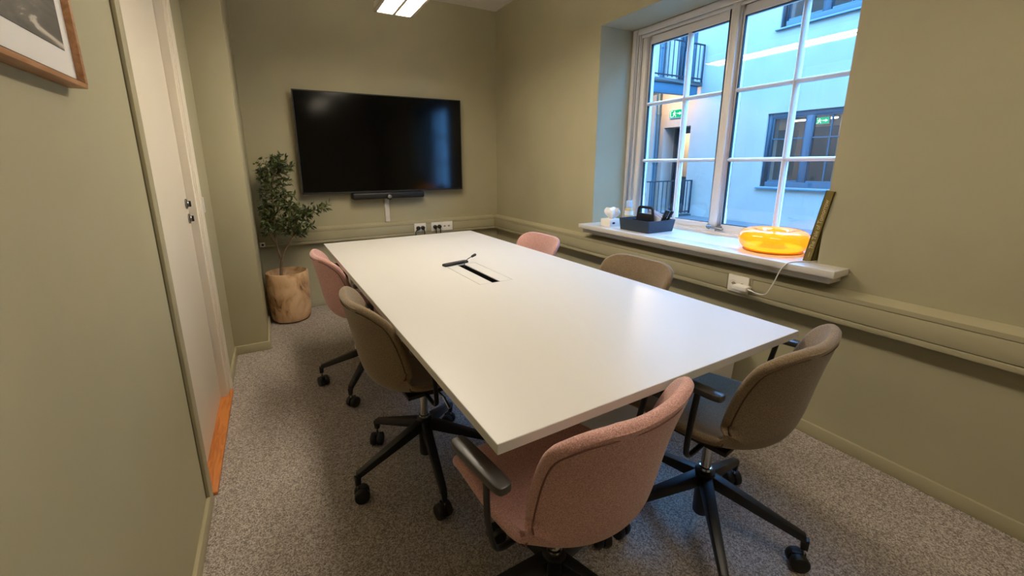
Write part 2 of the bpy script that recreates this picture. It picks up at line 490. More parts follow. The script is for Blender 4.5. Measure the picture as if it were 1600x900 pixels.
# rooms behind the two windows
for (nm, z0, z1, lb) in (('room_shell', -.1, 2.75, 'beige room seen through the opposite window'), ('room_shell', 3.3, 6.1, 'dim room behind the upper opposite window')):
    k = MB(); k.box((13.6, 2.6, z0), (13.7, 7.2, z1)); k.box((F + .5, 7.1, z0), (13.6, 7.2, z1)); k.box((F + .5, 2.6, z0), (13.6, 2.7, z1))
    k.box((F + .5, 2.6, z0 - .1), (13.7, 7.2, z0)); k.box((F + .5, 2.6, z1), (13.7, 7.2, z1 + .1))
    struct(k.build(nm, M_ROOMB, None), lb, 'room')
M_TUBE = emit('strip_light', (255, 238, 214), 9.0)
for i, (y0, y1, x, z, lb) in enumerate(((5.05, 5.95, 11.35, 2.21, 'bright strip lamp behind the opposite window, the long near one'),
                                     (6.05, 6.50, 11.35, 2.31, 'short strip lamp at the dark end of the opposite room'),
                                     (5.75, 6.9, 12.9, 2.33, 'strip lamp deepest in the opposite room'))):
    r = thing('strip_lamp', lb, 'lamp', (x, (y0 + y1) / 2, z), 0, 'strip lamps in the opposite room')
    k = MB((x, (y0 + y1) / 2, z)); k.box((x - .04, y0, z + .02), (x + .04, y1, z + .05)); k.box((x - .005, y0 + .2, z + .05), (x + .005, y0 + .21, 2.75)); k.build('lamp_housing', M_WHITE, r)
    k = MB((x, (y0 + y1) / 2, z)); k.box((x - .035, y0 + .01, z), (x + .035, y1 - .01, z + .02)); k.build('lamp_tube', M_TUBE, r)
tag(MB().box((11.0, 5.9, -.1), (11.5, 6.35, 2.0)).build('tall_cabinet', M_DARKW, None, .01), 'dark tall cabinet inside the opposite room', 'cabinet')
tag(MB().box((12.2, 5.35, -.1), (12.6, 5.95, 2.1)).build('tall_cabinet', M_DARKW, None, .01), 'dark cabinet standing by the beige curtain in the opposite room', 'cabinet')
k = MB(); n = 24
pts = [(11.6 + .04 * math.sin(i * 1.9), 4.35 + .75 * i / (n - 1)) for i in range(n)]
pts2 = [(x + .012, y) for x, y in reversed(pts)]
for i in range(n - 1):
    k.prism([pts[i], pts[i + 1], (pts[i + 1][0] + .012, pts[i + 1][1]), (pts[i][0] + .012, pts[i][1])], 'z', -.1, 2.7)
tag(k.build('curtain', plain('curtain_beige', (186, 172, 146), .9), None), 'beige curtain hanging inside the opposite room', 'curtain')
tag(MB().box((11.9, 4.6, 3.3), (12.4, 5.75, 5.0)).build('tall_cabinet', M_DARKW, None, .01), 'dark cabinet in the room one floor up across the courtyard', 'cabinet')

M_GREEN = emit('sign_green', (0, 200, 140), 1.0)
M_SIGNW = emit('sign_white', (225, 255, 240), 1.6)
def exit_sign(label, x, y0, y1, z0, z1):
    """green running-man sign facing -x; reads door, man, arrow"""
    c = (x, (y0 + y1) / 2, z0); r = thing('exit_sign', label, 'sign', c, 0, 'green exit signs')
    k = MB(c); k.box((x, y0, z0), (x + .05, y1, z1)); k.build('sign_case', M_WHITE, r, .004)
    k = MB(c); k.box((x - .004, y0 + .008, z0 + .008), (x, y1 - .008, z1 - .008)); k.build('sign_face', M_GREEN, r)
    w, h = y1 - y0, z1 - z0
    # u runs from the viewer's left (y1) to right (y0)
    P = lambda u, t: (y1 - u * w, z0 + t * h)
    k = MB(c)
    def quad(*uv): k.prism([P(*q) for q in uv], 'x', x - .008, x - .004)
    quad((.08, .14), (.26, .14), (.26, .20), (.08, .20)); quad((.08, .2), (.12, .2), (.12, .86), (.08, .86)); quad((.12, .80), (.26, .80), (.26, .86), (.12, .86))   # door outline
    quad(*[(.40 + .035 * math.cos(a) * h / w * 2, .76 + .075 * math.sin(a)) for a in [i * PI / 4 for i in range(8)]])                     # head
    quad((.34, .66), (.44, .64), (.43, .42), (.35, .42))                                                                                  # torso
    quad((.35, .44), (.40, .44), (.34, .16), (.28, .16)); quad((.39, .46), (.43, .44), (.50, .30), (.46, .26)); quad((.46, .26), (.50, .30), (.50, .14), (.46, .14))
    quad((.42, .62), (.44, .56), (.54, .50), (.54, .57)); quad((.34, .65), (.36, .58), (.29, .44), (.26, .48))
    quad((.60, .44), (.76, .44), (.76, .56), (.60, .56)); quad((.76, .30), (.92, .50), (.76, .70))                                         # arrow
    k.build('sign_pictogram', M_SIGNW, r)
    return r
exit_sign('green exit sign above the courtyard door', F - .055, 8.06, 8.49, 2.44, 2.66)
exit_sign('green exit sign hanging inside the opposite window', F + .45, 4.80, 5.10, 2.03, 2.17)

# courtyard doors
def yard_door(name, label, y0, y1, z0, z1, x, mat, split):
    r = thing(name, label, 'door', (x, (y0 + y1) / 2, z0)); r['kind'] = 'structure'
    c = (x, (y0 + y1) / 2, z0)
    k = MB(c); ring(k, y0, y1, z0, z1, .09, .09, .09, .04, x, x + .09); k.build('door_frame', mat, r, .006)
    k = MB(c); ring(k, y0 + .09, y1 - .09, z0 + .04, z1 - .09, .07, .07, .07, .1, x + .015, x + .065); lf = k.build('door_stile', mat, r, .005)
    k = MB(c); k.box((x + .025, y0 + .16, z0 + .14), (x + .055, y1 - .16, split)); k.build('door_panel', mat, lf)
    k = MB(c); k.box((x + .035, y0 + .16, split), (x + .04, y1 - .16, z1 - .16)); k.build('door_glass', M_GLASS, lf, smooth=False)
yard_door('door_2', 'dark courtyard door deep in its reveal under the balcony', 7.81, 8.68, -.15, 2.205, F + .45, plain('yard_door_dark', (44, 46, 52), .5), .85)
yard_door('door_3', 'blue balcony door of the opposite house', 7.84, 8.42, 3.25, 5.4, F + .06, M_BLUEW, 4.12)
for z0, z1, lb in ((-.2, 2.4, 'beige hall behind the dark courtyard door'), (3.2, 5.6, 'dim hall behind the blue balcony door')):
    k = MB(); k.box((12.5, 7.5, z0), (12.6, 9.0, z1)); k.box((F + .55, 7.45, z0), (12.6, 7.55, z1)); k.box((F + .55, 8.95, z0), (12.6, 9.05, z1))
    k.box((F + .55, 7.5, z1), (12.6, 9, z1 + .1)); k.box((F + .55, 7.5, z0 - .1), (12.6, 9, z0)); struct(k.build('room_shell', M_ROOMB, None), lb, 'room')


def balcony(label, z_top, z_bot, slab, x0, upper):
    y0, y1 = 7.6, 11.0
    r = thing('balcony', label, 'balcony', (F, y0, z_bot))
    c = (F, y0, z_bot)
    if slab:
        k = MB(c); k.box((x0, y0 - .02, 3.14), (F - .18, y1, 3.24)); k.box((F - .18, y0 - .02, 3.14), (F, 8.74, 3.24)); k.box((F - .18, 8.98, 3.14), (F, y1, 3.24)); k.build('balcony_slab', M_SLAB, r, .01)
        k = MB(c); k.box((x0, y0 + .02, 2.90), (F - .12, y0 + .12, 3.14)); k.box((x0, y0 + .12, 2.90), (x0 + .1, y1, 3.14)); k.build('edge_beam', M_BEAM, r, .01)
    else:
        k = MB(c); k.box((x0, y0 - .05, z_bot - .10), (F - .18, y1, z_bot - .04)); k.box((F - .18, y0 - .05, z_bot - .10), (F, 8.74, z_bot - .04)); k.box((F - .18, 8.98, z_bot - .10), (F, y1, z_bot - .04)); k.build('balcony_slab', M_SLAB, r, .01)
    k = MB(c); k.box((x0, y0 - .02, z_top - .03), (F - .02, y0 + .02, z_top)); k.build('top_rail', M_RAIL, r, .004)
    k = MB(c); k.box((x0, y0 - .015, z_bot), (F - .02, y0 + .015, z_bot + .03)); k.build('bottom_rail', M_RAIL, r, .004)
    x = F - .04; i = 0
    proto = None
    while x > x0:
        if proto is None:
            k = MB((F - .04, y0, z_bot)); k.box((x - .009, y0 - .009, z_bot - .03), (x + .009, y0 + .009, z_top - .02)); proto = k.build('baluster', M_RAIL, r)
            proto.location = (F - .04 - F, 0, 0)
        else:
            q = proto.copy(); COL.objects.link(q); q.location = (x - F, 0, 0)
        x -= .155
    for xx in (F - .04, x0 + .02):
        k = MB(c); k.box((xx - .02, y0 - .02, z_bot - .08), (xx + .02, y0 + .02, z_top)); k.build('railing_post', M_RAIL, r, .003)
    k = MB(c); k.box((x0 - .02, y0, z_top - .03), (x0 + .02, y1, z_top)); k.box((x0 - .015, y0, z_bot), (x0 + .015, y1, z_bot + .03)); k.build('front_rail', M_RAIL, r, .003)
    return r
balcony('upper balcony with blue edge beam and barred railing', 4.125, 3.30, True, 7.6, True)
balcony('low barred railing in front of the courtyard door', .795, -.06, False, 7.6, False)
k = MB((F - .08, 8.86, -.15)); k.tube([(F - .08, 8.86, -.155), (F - .08, 8.86, 7.2)], .075, 14)
for z in (1.2, 2.55, 4.3): k.lathe([(.082, 0), (.085, .01), (.085, .05), (.082, .06)], 14, (F - .08, 8.86, z))
tag(k.build('downpipe', M_BLUEW, None), 'blue grey downpipe on the wall beside the courtyard door', 'pipe')
bpy.data.objects['downpipe'].location = (F - .08, 8.86, -.15)
r = thing('hall_fill_lamp', 'added unseen fill lamp on the ceiling of the hall behind the courtyard door', 'lamp', (11.4, 8.3, 2.398))  # added lamp, out of view, to brighten the hall behind the door glass
k = MB((11.4, 8.3, 2.398)); k.lathe([(.12, 0), (.12, -.03), (.10, -.05), (0, -.06)], 20, (11.4, 8.3, 2.398)); k.build('lamp_shade', emit('hall_fill_glow', (255, 220, 170), 4.0), r)
ld = bpy.data.lights.new('hall_fill_light', 'POINT'); ld.energy = 60; ld.color = (1, .78, .5); ld.shadow_soft_size = .1
lo = bpy.data.objects.new('hall_fill_light', ld); COL.objects.link(lo); lo.parent = r; lo.location = (0, 0, -.2)
# soffit lamp under the balcony: it warms the wall round the door
r = thing('soffit_lamp', 'round lamp under the balcony above the courtyard door', 'lamp', (9.2, 8.3, 3.138))
k = MB((9.2, 8.3, 3.138)); k.lathe([(.10, 0), (.10, -.03), (.085, -.04)], 20, (9.2, 8.3, 3.138)); k.build('lamp_body', M_WHITE, r)
k = MB((9.2, 8.3, 3.138)); k.lathe([(.08, -.041), (.06, -.055), (0.0, -.06)], 20, (9.2, 8.3, 3.138)); k.build('lamp_glass', emit('soffit_glow', (255, 204, 140), 20.0), r)
ld = bpy.data.lights.new('soffit_light', 'POINT'); ld.energy = 110; ld.color = (1, .74, .44); ld.shadow_soft_size = .08
lo = bpy.data.objects.new('soffit_light', ld); COL.objects.link(lo); lo.parent = r; lo.location = (0, 0, -.13)

# ================================================================ CEILING LAMP
LZ = 2.20; LXC = .836; LY0, LY1 = 1.55, 2.995
pl = thing('pendant_luminaire', 'white pendant light with two glowing louvred panels over the table end', 'lamp', (LXC, 2.27, LZ), 0, 'row of pendant lights')
o = (LXC, 2.27, LZ)
k = MB(o); k.prism([(LXC - .105, LZ + .012), (LXC - .128, LZ + .012), (LXC - .134, LZ + .03), (LXC - .125, LZ + .06), (LXC - .08, LZ + .075), (LXC + .08, LZ + .075), (LXC + .125, LZ + .06), (LXC + .134, LZ + .03), (LXC + .128, LZ + .012), (LXC + .105, LZ + .012)], 'y', LY0 + .01, LY1 - .012)
k.build('lamp_housing', M_WHITE, pl)
k = MB(o); k.box((LXC - .131, LY0, LZ), (LXC - .113, LY1, LZ + .014)); k.box((LXC + .104, LY0, LZ), (LXC + .122, LY1, LZ + .014)); k.box((LXC - .131, LY1 - .012, LZ), (LXC + .122, LY1, LZ + .014)); k.box((LXC - .131, LY0, LZ), (LXC + .122, LY0 + .012, LZ + .014)); k.box((LXC - .014, LY0, LZ - .001), (LXC + .005, LY1, LZ + .012))
k.build('lamp_frame', plain('lamp_frame_grey', (190, 178, 160), .4), pl, .001)
M_LAMP = emit('lamp_glow', None, LAMP_STRENGTH, LAMP_COLOR)
for (a, c) in ((LXC - .113, LXC - .010), (LXC + .001, LXC + .104)):
    k = MB(o); k.box((a, LY0 + .012, LZ + .006), (c, LY1 - .012, LZ + .012)); df = k.build('diffuser', M_LAMP, pl, smooth=False)
    k = MB(o); y = LY0 + .04
    while y < LY1 - .03:
        k.box((a, y, LZ + .001), (c, y + .0012, LZ + .0055)); y += .045
    lv = k.build('louvre_blades', M_WHITE, df, smooth=False); lv['kind'] = 'stuff'
k = MB(o); k.box((LXC - .06, LY0 + .05, LZ + .0755), (LXC + .06, LY1 - .05, LZ + .08)); k.build('uplight_strip', emit('uplight_glow', None, UPLIGHT_STRENGTH, LAMP_COLOR), pl, smooth=False)
for y in (1.85, 2.7):
    k = MB(o); k.tube([(LXC, y, LZ + .07), (LXC, y, H)], .0015, 6); k.build('suspension_wire', M_STEEL, pl)

pl2 = copy_tree(pl); pl2.location.y = .07
M_LAMP2 = emit('lamp_glow_dim', None, LAMP_STRENGTH * .38, LAMP_COLOR)
for ch in pl2.children:
    if ch.name.split('.')[0] == 'diffuser': ch.data = ch.data.copy(); ch.data.materials[0] = M_LAMP2
pl2['label'] = 'white pendant light nearer the photographer, mirrored in the black screen'

# ================================================================ TABLE
TA = .0233; TCX, TCY, TW, TL, TH = .8345, 1.8009, 1.0848, 2.3632, .735
tb = thing('conference_table', 'large white rectangular meeting table', 'table', (TCX, TCY, 0), TA)
HX0, HX1, HY0, HY1 = -.085, .083, -.213, .170     # cable hatch opening, table coordinates
hw, hl = TW / 2, TL / 2
ZB = TH - .024
k = MB()
for a, b_ in (((-hw, -hl, ZB), (HX0, hl, TH)), ((HX1, -hl, ZB), (hw, hl, TH)), ((HX0, -hl, ZB), (HX1, HY0, TH)), ((HX0, HY1, ZB), (HX1, hl, TH))):
    k.box(a, b_)
# weld into one slab with a hole
k.v = []; k.f = []
O = [(-hw, -hl), (hw, -hl), (hw, hl), (-hw, hl)]; I = [(HX0, HY0), (HX1, HY0), (HX1, HY1), (HX0, HY1)]
for zz in (TH, ZB):
    k.add([(x, y, zz) for x, y in O + I], [(0, 1, 5, 4), (1, 2, 6, 5), (2, 3, 7, 6), (3, 0, 4, 7)])
k.f += [[i, (i + 1) % 4, 8 + (i + 1) % 4, 8 + i] for i in range(4)] + [[4 + i, 12 + i, 12 + (i + 1) % 4, 4 + (i + 1) % 4] for i in range(4)]
top = k.build('tabletop', M_TABLE, tb, .0012, 1, smooth=False)
g = .0022
for (a, c) in ((HX0 + g, -.022), (.018, HX1 - g)):
    k = MB(); k.box((a, HY0 + g, TH - .014), (c, HY1 - g, TH - .0002)); k.build('hatch_flap', M_TABLE, tb, .0008, 1)
k = MB(); k.box((HX0 + .001, HY0 + .001, TH - .10), (HX1 - .001, HY1 - .001, TH - .07)); k.box((HX0 + .001, HY0 + .001, TH - .07), (HX0 + .004, HY1 - .001, TH - .016)); k.box((HX1 - .004, HY0 + .001, TH - .07), (HX1 - .001, HY1 - .001, TH - .016)); k.build('cable_tray', M_BLACKP, tb)
k = MB(); k.box((-.0215, HY0 + .002, TH - .03), (.0175, HY1 - .002, TH - .004)); k.build('brush_strip', plain('brush_black', (9, 9, 9), 1.0, spec=0), tb)
for y, x0, x1 in ((hl - .27, -hw + .10, hw - .10), (-hl + .42, -.24, .30)):
    k = MB(); k.box((x0, y - .03, .012), (x1, y + .03, ZB)); lg = k.build('panel_leg', M_WHITE, tb, .003)
    for x in (x0 + .05, x1 - .05):
        k = MB(); k.lathe([(.022, 0), (.022, .008), (.012, .012)], 16, (x, y, 0)); k.build('levelling_foot', M_BLACKP, lg)
k = MB(); k.box((-.035, -hl + .45, ZB - .06), (.035, hl - .30, ZB - .075 + .075)); k.build('center_beam', M_WHITE, tb, .002)

# white bin by the window wall
wb = thing('waste_bin', 'white rectangular bin on the floor by the window wall, half hidden', 'bin', (1.91, 1.31, 0))
k = MB((1.91, 1.31, 0))
def taper(x0, x1, y0, y1, z): return [(x0, y0, z), (x1, y0, z), (x1, y1, z), (x0, y1, z)]
rg = [taper(1.80, 2.02, 1.195, 1.425, 0), taper(1.785, 2.035, 1.18, 1.44, .35), taper(1.79, 2.03, 1.185, 1.435, .35), taper(1.806, 2.014, 1.20, 1.42, .008)]
k.add([p for q in rg for p in q], [(3, 2, 1, 0)] + [(a * 4 + i, a * 4 + (i + 1) % 4, a * 4 + 4 + (i + 1) % 4, a * 4 + 4 + i) for a in range(3) for i in range(4)] + [(12, 13, 14, 15)])
k.build('bin_body', M_WHITE, wb)
k = MB((1.91, 1.31, 0)); ring(k, 1.176, 1.444, 0, .254, .012, .012, .012, .012, 0, .012)
k.v = [Vector((1.91 + (p.z + 0) - .127, p.y + 1.31, .345 + p.x + 1.91)) - Vector((1.91, 1.31, 0)) for p in k.v]
k.build('bin_rim', M_WHITE, wb, .003)

# hub and cable on the table
hb = thing('media_hub', 'slim black connection hub lying by the table hatch', 'hub', (.805, 1.985, TH), math.radians(14))
k = MB(); k.box((-.075, -.016, .0005), (.075, .016, .013)); hbo = k.build('hub_body', M_BLACKP, hb, .004, 3)
k = MB(); k.box((-.066, -.010, .013), (.062, .011, .0145)); k.build('hub_lid', plain('hub_grey', (96, 86, 84), .35, .4), hb, .001)
cb = thing('cable_with_plug', 'thin black cable rising from the hatch slot with plug raised', 'cable', (.842, 1.935, TH))
k = MB((.842, 1.935, TH)); k.tube(catmull([(.829, 1.925, TH - .012), (.834, 1.935, TH + .006), (.846, 1.95, TH + .018), (.868, 1.968, TH + .026), (.898, 1.985, TH + .032)], 16), .0022, 8); k.build('cord', M_BLACKP, cb)
k = MB((.842, 1.935, TH)); k.tube([(.896, 1.984, TH + .0316), (.902, 1.987, TH + .0328), (.926, 2.0, TH + .037), (.930, 2.002, TH + .038)], [.003, .0065, .0075, .005], 12); k.build('plug', M_BLACKP, cb)

# ================================================================ CHAIRS
PROF = [  # y, z, half width, edge lift
    (.240, .420, .166, .000), (.230, .442, .172, .006), (.165, .454, .184, .018), (.05, .446, .200, .034), (-.06, .438, .208, .050),
    (-.145, .444, .208, .072), (-.198, .484, .198, .094), (-.222, .555, .194, .104), (-.237, .64, .198, .096),
    (-.250, .71, .204, .080), (-.260, .755, .207, .064), (-.267, .790, .208, .056)]
NV, NU = 60, 25
PC = catmull(PROF, NV)
ROWS = [(NV - 1) * x for x in [.16 * math.sin(t / 5 * PI / 2) ** 1.3 for t in range(5)] + [.16 + .60 * t / 20 for t in range(21)] + [.76 + .24 * math.sin(t / 13 * PI / 2) for t in range(1, 14)]]
NR = len(ROWS)


def shell_pt(u, fv):
    i = min(int(fv), NV - 2); t = fv - i
    a, b_ = PC[i], PC[i + 1]
    y, z, w, d = (a[j] + (b_[j] - a[j]) * t for j in range(4))
    lo, hi = PC[max(i - 1, 0)], PC[min(i + 2, NV - 1)]
    T = Vector((hi[0] - lo[0], hi[1] - lo[1])).normalized()
    N = Vector((T.y, -T.x))
    q = fv / (NV - 1); g = 1.0
    if q > .76: g = (1 - (.97 * (q - .76) / .24) ** 3.2) ** (1 / 3.2)
    if q < .15: g = (1 - (.96 * (.15 - q) / .15) ** 2.6) ** (1 / 2.6)
    e = d * (abs(u) * g) ** 2.2
    return Vector((u * w * g, y + N.x * e, z + N.y * e))


def shell_n(u, fv):
    h = .02
    du = shell_pt(min(u + h, 1), fv) - shell_pt(max(u - h, -1), fv)
    dv = shell_pt(u, min(fv + .3, NV - 1)) - shell_pt(u, max(fv - .3, 0))
    return du.cross(dv).normalized() * -1      # away from the sitter or towards, fixed below


def make_chair(name, label, fab, thread, arms=True):
    r = thing(name, label, 'chair', (0, 0, 0), 0, 'swivel chairs around the meeting table')
    TT = .013
    k = MB(); us = [math.sin((i / (NU - 1) - .5) * PI) * .5 + (i / (NU - 1) - .5) for i in range(NU)]
    us = [x / us[-1] for x in us]
    inn, out = [], []
    for fv in ROWS:
        for u in us:
            p = shell_pt(u, fv); n = shell_n(u, fv)
            inn.append(p + n * TT); out.append(p - n * TT)
    NN = NR * NU
    fs = []
    for j in range(NR - 1):
        for i in range(NU - 1):
            a = j * NU + i
            fs.append((a, a + 1, a + NU + 1, a + NU)); fs.append((NN + a, NN + a + NU, NN + a + NU + 1, NN + a + 1))
    right_e = [j * NU + NU - 1 for j in range(1, NR)]; top_e = [(NR - 1) * NU + i for i in range(NU - 2, -1, -1)]; left_e = [j * NU for j in range(NR - 2, 0, -1)]
    loop = [i for i in range(NU)] + right_e + top_e + left_e
    vs = inn + out
    # rounded rim: an extra ring of vertices pushed outward; the seam runs just inside it
    rim0 = len(vs); L = len(loop); pts = []
    for q in range(L):
        a = loop[q]; mid = (inn[a] + out[a]) / 2
        prv, nxt = loop[(q - 1) % L], loop[(q + 1) % L]
        tg = ((inn[nxt] + out[nxt]) - (inn[prv] + out[prv])).normalized()
        th_ = (inn[a] - out[a]).normalized()
        outw = tg.cross(th_).normalized()
        j, i = divmod(a, NU); inner_ref = shell_pt(us[min(max(i, 3), NU - 4)], ROWS[min(max(j, 3), NR - 4)])
        if outw.dot(mid - inner_ref) < 0: outw = -outw
        vs.append(mid + outw * TT * .8)
        if NU + 4 <= q < L - 4: pts.append(mid - outw * .012 - th_ * (TT + .0004))
    for q in range(L):
        a, b_ = loop[q], loop[(q + 1) % L]; c, d = rim0 + q, rim0 + (q + 1) % L
        fs.append((a, b_, d, c)); fs.append((c, d, NN + b_, NN + a))
    k.add(vs, fs)
    sh = k.build('seat_shell', fab, r, angle=180)
    md = sh.modifiers.new('sub', 'SUBSURF'); md.levels = 1; md.render_levels = 1
    k = MB(); k.tube(pts, .0020, 6); k.build('seam', thread, sh)
    # under-seat plate, column
    k = MB(); k.box((-.11, -.10, .392), (.11, .12, .408)); k.box((-.06, -.07, .372), (.06, .08, .394)); k.build('seat_plate', M_BLACK, r, .004)
    k = MB(); k.tube([(.058, .03, .383), (.13, .034, .376), (.172, .036, .352)], [.004, .0045, .0055], 8); k.build('height_lever', M_CHROME, r)
    k = MB(); k.lathe([(.016, .23), (.016, .378)], 20); k.lathe([(.022, .228), (.022, .248), (.016, .25)], 20); k.build('gas_lift', M_CHROME, r)
    k = MB(); k.lathe([(.022, .065), (.026, .07), (.027, .16), (.03, .185), (.032, .232), (.024, .238)], 24); k.build('base_hub', M_BLACK, r)
    for a in range(5):
        M = Matrix.Rotation(math.radians(72 * a), 4, 'Z')
        k = MB(); x0, x1 = .02, .295
        k.add([(x0, -.021, .185), (x0, .021, .185), (x0, .018, .228), (x0, -.018, .228), (x1, -.0125, .100), (x1, .0125, .100), (x1, .011, .124), (x1, -.011, .124)],
              [(0, 3, 2, 1), (4, 5, 6, 7), (0, 1, 5, 4), (1, 2, 6, 5), (2, 3, 7, 6), (3, 0, 4, 7)], M)
        k.add([(x1 - .012, -.011, .104), (x1 - .012, .011, .104), (x1 + .010, .011, .112), (x1 + .010, -.011, .112), (x1 - .010, -.008, .072), (x1 - .010, .008, .072), (x1 + .010, .008, .072), (x1 + .010, -.008, .072)],
              [(0, 1, 2, 3), (4, 7, 6, 5), (0, 4, 5, 1), (1, 5, 6, 2), (2, 6, 7, 3), (3, 7, 4, 0)], M)
        lg = k.build('leg', M_BLACK, r, .003)
        k = MB(); sw = Matrix.Translation(M @ Vector((x1, 0, 0))) @ Matrix.Rotation(math.radians(72 * a + 50 + 37 * a), 4, 'Z')
        for s in (-1, 1):
            RW = sw @ Matrix.Translation((.012, s * .015, .0285)) @ Matrix.Rotation(PI / 2, 4, 'X')
            k.lathe([(.019, -.0115), (.0258, -.011), (.0282, -.007), (.0282, .007), (.0258, .011), (.019, .0115)], 24, M=RW)
        k.box((-.008, -.0035, .02), (.03, .0035, .056), sw)
        cs = k.build('caster', M_BLACKP, lg)
        k = MB(); k.lathe([(.0045, .050), (.0045, .074)], 12, M=sw); k.build('caster_stem', M_CHROME, lg)
    if arms:
        for s in (-1, 1):
            path = catmull([(s * .10, -.03, .402), (s * .18, -.032, .402), (s * .212, -.034, .412), (s * .228, -.038, .442), (s * .25, -.052, .53), (s * .264, -.07, .656)], 22)
            k = MB(); k.tube(path, .0085, 10, flat=.7); ar = k.build('armrest', M_BLACK, r)
            k = MB(); pad = []
            for q in range(28):
                w = 2 * PI * q / 28; cx, sy = math.cos(w), math.sin(w)
                ex = math.copysign(abs(cx) ** .5, cx); ey = math.copysign(abs(sy) ** .3, sy)
                pad.append((s * .264 + ex * .0195, -.045 + ey * .092))
            k.prism(pad, 'z', .655, .673); k.build('arm_pad', M_PAD, ar, .004, 2)
    return r


M_PAD = plain('arm_pad_black', (58, 54, 51), .30, noise=(300, .05, .0003))
pink = make_chair('swivel_chair', 'dusty pink swivel chair at the near end of the table', M_PINK, M_PINKS)
taupe = make_chair('swivel_chair', 'taupe swivel chair at the near corner of the table, arm pads visible', M_TAUPE, M_TAUPES)


def place(o, x, y, rz, base=0, label=None):
    o.location = (x, y, 0); o.rotation_euler = (0, 0, math.radians(rz))
    if label: o['label'] = label
    for ch in o.children:
        if ch.name.split('.')[0] in ('leg', 'base_hub'): ch.rotation_euler = (0, 0, math.radians(base - rz))
for proto, lst in ((pink, [(.418, 2.35, -86, 18, 'pink swivel chair with back to the door wall, next to the potted tree'),
                           (1.285, 2.22, 92, 10, 'pink swivel chair between the table and window wall')]),
                   (taupe, [(.450, 1.50, -86, -24, 'taupe swivel chair with back to the door, in front of the far pink one'),
                            (1.305, 1.40, 92, 30, 'taupe swivel chair between the table and window sill, mostly hidden')])):
    for (x, y, rz, ba, lb) in lst: place(copy_tree(proto), x, y, rz, ba, lb)
place(pink, .56, .74, 8, 20)
place(taupe, 1.19, .745, 9, 12)

# ================================================================ SCREEN WALL
tv = thing('wall_screen', 'large black flat screen on the end wall', 'television', (.945, 3.90, 1.42))
o = (.945, 3.90, 1.42); TX0, TX1, TZ0, TZ1, TYF = .2235, 1.672, 1.004, 1.836, 3.8806
k = MB(o); k.box((TX0, TYF + .004, TZ0), (TX1, TYF + .03, TZ1)); k.build('screen_case', M_BLACKP, tv, .004)
k = MB(o); ring_z = [((TX0, TYF, TZ0), (TX1, TYF + .006, TZ0 + .014)), ((TX0, TYF, TZ1 - .008), (TX1, TYF + .006, TZ1)), ((TX0, TYF, TZ0), (TX0 + .008, TYF + .006, TZ1)), ((TX1 - .008, TYF, TZ0), (TX1, TYF + .006, TZ1))]
for q in ring_z: k.box(*q)
k.build('bezel', M_BLACKP, tv)
M_SCREEN = plain('screen_black', (3, 3, 4), .11, spec=.26)
k = MB(o); k.box((TX0 + .008, TYF + .002, TZ0 + .014), (TX1 - .008, TYF + .005, TZ1 - .008)); k.build('screen_panel', M_SCREEN, tv, smooth=False)
k = MB(o); k.box((.65, TYF + .03, 1.15), (1.25, D, 1.7)); k.build('wall_mount', M_BLACK, tv)

vb = thing('video_bar', 'long black camera bar mounted under the screen', 'camera bar', (.94, 3.90, .975))
o = (.94, 3.90, .975)
k = MB(o); k.box((.6205, 3.865, .944), (1.274, D, 1.001)); k.build('bar_body', M_BLACKP, vb, .012, 3)
k = MB(o); R = Matrix.Translation((.94, 3.866, .962)) @ Matrix.Rotation(PI / 2, 4, 'X'); k.lathe([(.028, 0), (.028, .012), (.018, .02)], 24, M=R); lens = k.build('camera_lens', M_BLACKP, vb)
k = MB(o); k.lathe([(.017, .0205), (.012, .024), (0, .0255)], 20, M=R); k.build('lens_glass', plain('lens_glass', (120, 120, 124), .08, spec=.8), lens)
k = MB((.931, D - .01, .83)); k.box((.909, D - .028, .7235), (.950, D, .946))
cc = k.build('cable_cover', M_WHITE, None, .002); cc.location = (.931, D - .01, .83)
tag(cc, 'white vertical cable cover between camera bar and trunking', 'cable cover')

# ---- sockets
M_SOCK = plain('socket_white', (236, 230, 218), .35)
def socket(name, label, wall, a0, a1, z0, z1, n, centres):
    """wall 'x' : on right trunking facing -x, 'y' : on back trunking facing -y"""
    am = (a0 + a1) / 2
    base = (W - .06, am, z0) if wall == 'x' else (am, D - .06, z0)
    r = thing(name, label, 'socket', base, 0, 'white wall sockets on the trunking')
    T = (Matrix.Translation((W - .06, 0, 0)) @ Matrix(((0, 0, -1, 0), (1, 0, 0, 0), (0, 1, 0, 0), (0, 0, 0, 1)))) if wall == 'x' else \
        (Matrix.Translation((0, D - .06, 0)) @ Matrix(((1, 0, 0, 0), (0, 0, -1, 0), (0, 1, 0, 0), (0, 0, 0, 1))))
    cuts = [a0 + (a1 - a0) * i / n for i in range(n + 1)]
    for p, q in zip(cuts, cuts[1:]):
        k = MB(base); k.box((p + .0004, z0, -.001), (q - .0004, z1, .009), T); k.build('socket_plate', M_SOCK, r, .002)
    zc = (z0 + z1) / 2
    for cx in centres:
        k = MB(base); k.lathe([(.0195, .0088), (.021, .0105), (.0195, .0108), (.018, .0092)], 24, (cx, zc, 0), T); wl = k.build('socket_rim', M_SOCK, r)
        k = MB(base); k.lathe([(.0178, .0091), (.0, .0093)], 24, (cx, zc, 0), T); k.build('socket_well', plain('well_painted_shade', (150, 139, 120), .6), wl)  # flat disc, the shade of a recess is put into its darker colour
        for s in (-1, 1):
            k = MB(base); k.lathe([(.0026, .0093), (.0, .0096)], 10, (cx + s * .0095, zc, 0), T); k.build('pin_hole', M_BLACKP, wl)
    return r, T, base
